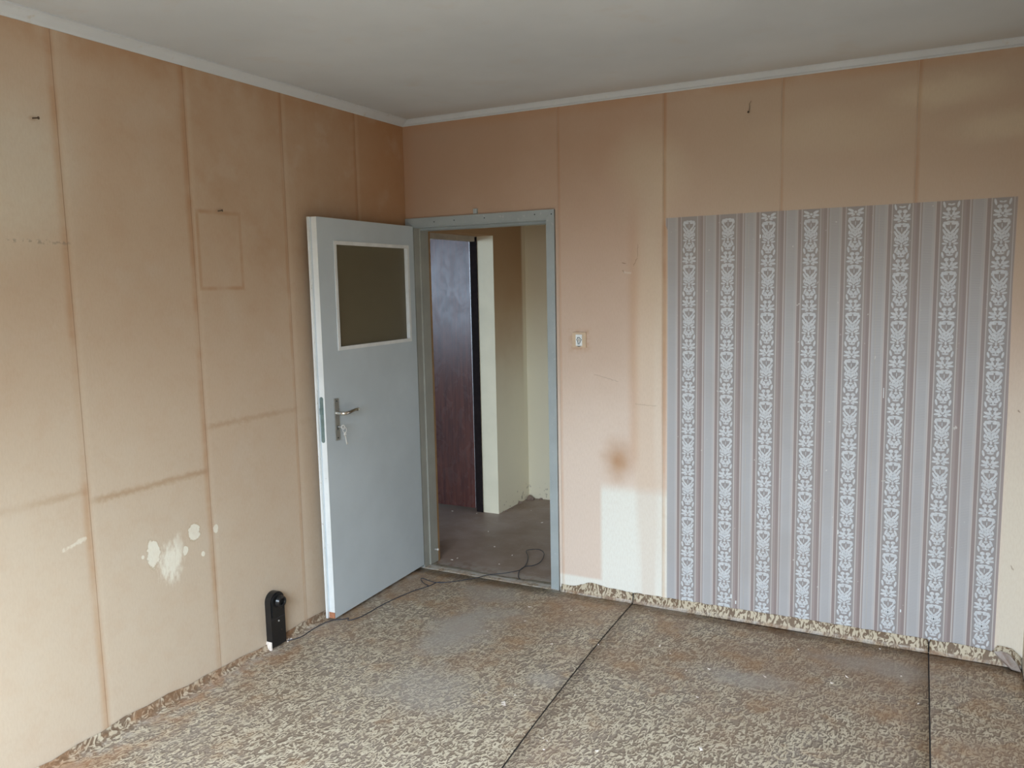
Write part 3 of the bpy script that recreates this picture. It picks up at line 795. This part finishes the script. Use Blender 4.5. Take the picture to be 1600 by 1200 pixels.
# ------------------------------------------------------------------ small wall fittings
o = obj('cable_clip', B((-.012, .010, -.014, 0, -.012, .014)), M['frame'], None, .002); o.location = (.464, -T, 2.052); tag(o, 'small grey cable clip on the wall just above the door frame', 'clip')
def nail(p, dirv, label, wire=None):
    bm = bmesh.new(); p = Vector(p); q = p + Vector(dirv)
    cyl(bm, p, q, .0022, seg=8); cyl(bm, q, q + Vector(dirv) * .12, .005, seg=10)
    if wire: tube(bm, [p + Vector(w) for w in wire], .0009, 6)
    o = obj('nail', bm, M['nail'], None, origin=tuple(p)); tag(o, label, 'nail')
nail((.001, -2.144, 2.236), (.018, .008, 0), 'rusty nail high in the left wall near the pale patch')
nail((.001, -1.372, 1.986), (.016, .008, .002), 'bent nail above the picture outline on the left wall')
nail((1.903, -.001, 2.411), (0, -.014, -.002), 'nail with a wire end high on the wall above the old wallpaper', [(0, -.006, 0), (.004, -.008, .02), (.002, -.006, .034), (.010, -.008, .046)])
nail((2.975, -.001, 2.47), (0, -.010, 0), 'small nail under the cornice near the right-hand corner')

# ------------------------------------------------------------------ cable from the duct, behind the door, out and into the hall
zc = .004
pts = [(.030, -1.143), (.063, -1.083), (.050, -1.00), (.050, -.928), (.075, -.86), (.105, -.83), (.120, -.80), (.148, -.831), (.172, -.759), (.175, -.575), (.211, -.391), (.248, -.271),
       (.20, -.235), (.16, -.203), (.158, -.180), (.25, -.195), (.332, -.158), (.422, -.062), (.475, .029), (.549, .085), (.604, .156), (.589, .268), (.539, .396),
       (.491, .466), (.489, .515), (.54, .545), (.608, .478), (.650, .345), (.633, .264), (.609, .229), (.604, .156), (.639, .069), (.672, .029)]
P = smooth_path([(x, y, zc if y < .0 else zc + .004) for x, y in pts], 6)
P = [Vector((p.x, p.y, p.z + .0025 * (1 + math.sin(i * .33)))) for i, p in enumerate(P)]
bm = bmesh.new(); tube(bm, P, .0022, 8)
o = obj('cable', bm, M['cable'], None, 0, True, origin=(.3, -.3, 0)); tag(o, 'thin dark cable trailing from the black duct under the door and looping in the hall', 'cable')
# second strand over the threshold
P = smooth_path([(.248, -.271, .004), (.256, -.235, .006), (.262, -.19, .005), (.30, -.175, .004)], 6)
bm = bmesh.new(); tube(bm, P, .0022, 8)
o = obj('cable', bm, M['cable'], None, 0, True, origin=(.25, -.25, 0)); tag(o, 'short loose end of cable lying beside the bend of the long cable', 'cable')

# ------------------------------------------------------------------ flakes on the floor
def flake(loc, s, label, group, rnd):
    bm = bmesh.new(); n = rnd.randint(4, 6); el = rnd.uniform(.3, .6); a0 = rnd.random() * 6
    pts = []
    for i in range(n):
        a = a0 + 2 * PI * i / n + rnd.uniform(-.3, .3); r = s * rnd.uniform(.7, 1.1)
        pts.append((r * math.cos(a), r * el * math.sin(a), 0))
    prism(bm, pts, (0, 0, .0022)); top = sorted(bm.verts, key=lambda v: -v.co.x)[:2]
    for v in top: v.co.z += s * .3
    o = obj('paint_flake', bm, M['chip']); o.location = (loc[0], loc[1], .0008); o.rotation_euler.z = rnd.random() * 6
    tag(o, label, 'flake', group)
FL = [(.234, -.756), (.288, -.485), (.604, -.369), (.887, -.286), (.834, -.638), (1.236, -1.129), (1.12, -1.161), (1.172, -.636), (1.096, -.236), (1.458, -.08), (1.628, -.446),
      (1.693, -.502), (1.8, -.627), (1.886, -.574), (1.473, -1.365), (1.493, -1.374), (1.507, -1.431), (1.681, -1.357), (2.688, -.515), (2.8, -.52), (2.418, -.4), (2.369, -.483),
      (2.112, -.543), (2.524, -.06), (.943, -.456), (1.125, -1.233), (1.37, -.551), (1.903, -.831), (2.62, -.30), (2.2, -.22)]
rnd = random.Random(11)
def across(p):
    d = Vector((p[0] - 2.697, p[1] + 3.896, -1.65)); return d.dot(_r) / d.dot(_f)
ORD = ['first', 'second', 'third', 'fourth', 'fifth', 'sixth', 'seventh', 'eighth', 'ninth', 'tenth', 'eleventh', 'twelfth']
def sown(pts, region, group, lo, hi, rnd):
    by = {}
    for p in pts: by.setdefault(region(p), []).append(p)
    for reg, ps in by.items():
        for i, p in enumerate(sorted(ps, key=across)):
            n = '' if len(ps) == 1 else ', ' + ORD[i] + ' from left'
            flake(p, rnd.uniform(lo, hi), 'tiny pale flake ' + reg + n, group, rnd)
def room_region(p):
    sheet = 'left' if p[0] < seam_x(1, p[1]) else 'middle' if p[0] < seam_x(2, p[1]) else 'right'
    band = 'beside the wall' if p[1] > -.30 else 'short of mid distance' if p[1] > -.57 else 'at mid distance' if p[1] > -.9 else 'nearer the front'
    return 'on the %s lino sheet %s' % (sheet, band)
sown(FL, room_region, 'small paint flakes on the patterned lino', .004, .010, rnd)
flake((1.225, -1.208), .024, 'largest pale flake, curled up on the patterned lino in the middle of the floor', None, rnd)
flake((2.008, -1.187), .017, 'bluish white chip lying at the front of the middle lino sheet', None, rnd)
def hall_region(p):
    return 'on the brown hall floor ' + ('far back' if p[1] > .9 else 'just past the threshold' if p[1] < .45 else 'halfway in')
sown([(.094, 1.346), (.057, .764), (-.435, 1.10), (.428, .398), (.433, .223), (.131, .175), (.146, .214), (-.237, 1.12), (.3, 1.1), (.25, .5)], hall_region, 'tiny flakes on the hall floor', .005, .009, rnd)
# scrap of torn lino curling in the right corner
bm = bmesh.new()
prism(bm, [(2.965, -.010, .050), (2.99, -.014, .060), (3.02, -.022, .055), (3.05, -.03, .02), (3.062, -.06, .004), (3.03, -.05, .004), (3.0, -.03, .02)], (0, -.004, .006))
o = obj('lino_scrap', bm, M['hlino'], None, origin=(3.01, -.03, 0)); tag(o, 'torn dark scrap of lino curling up in the right corner', 'scrap')
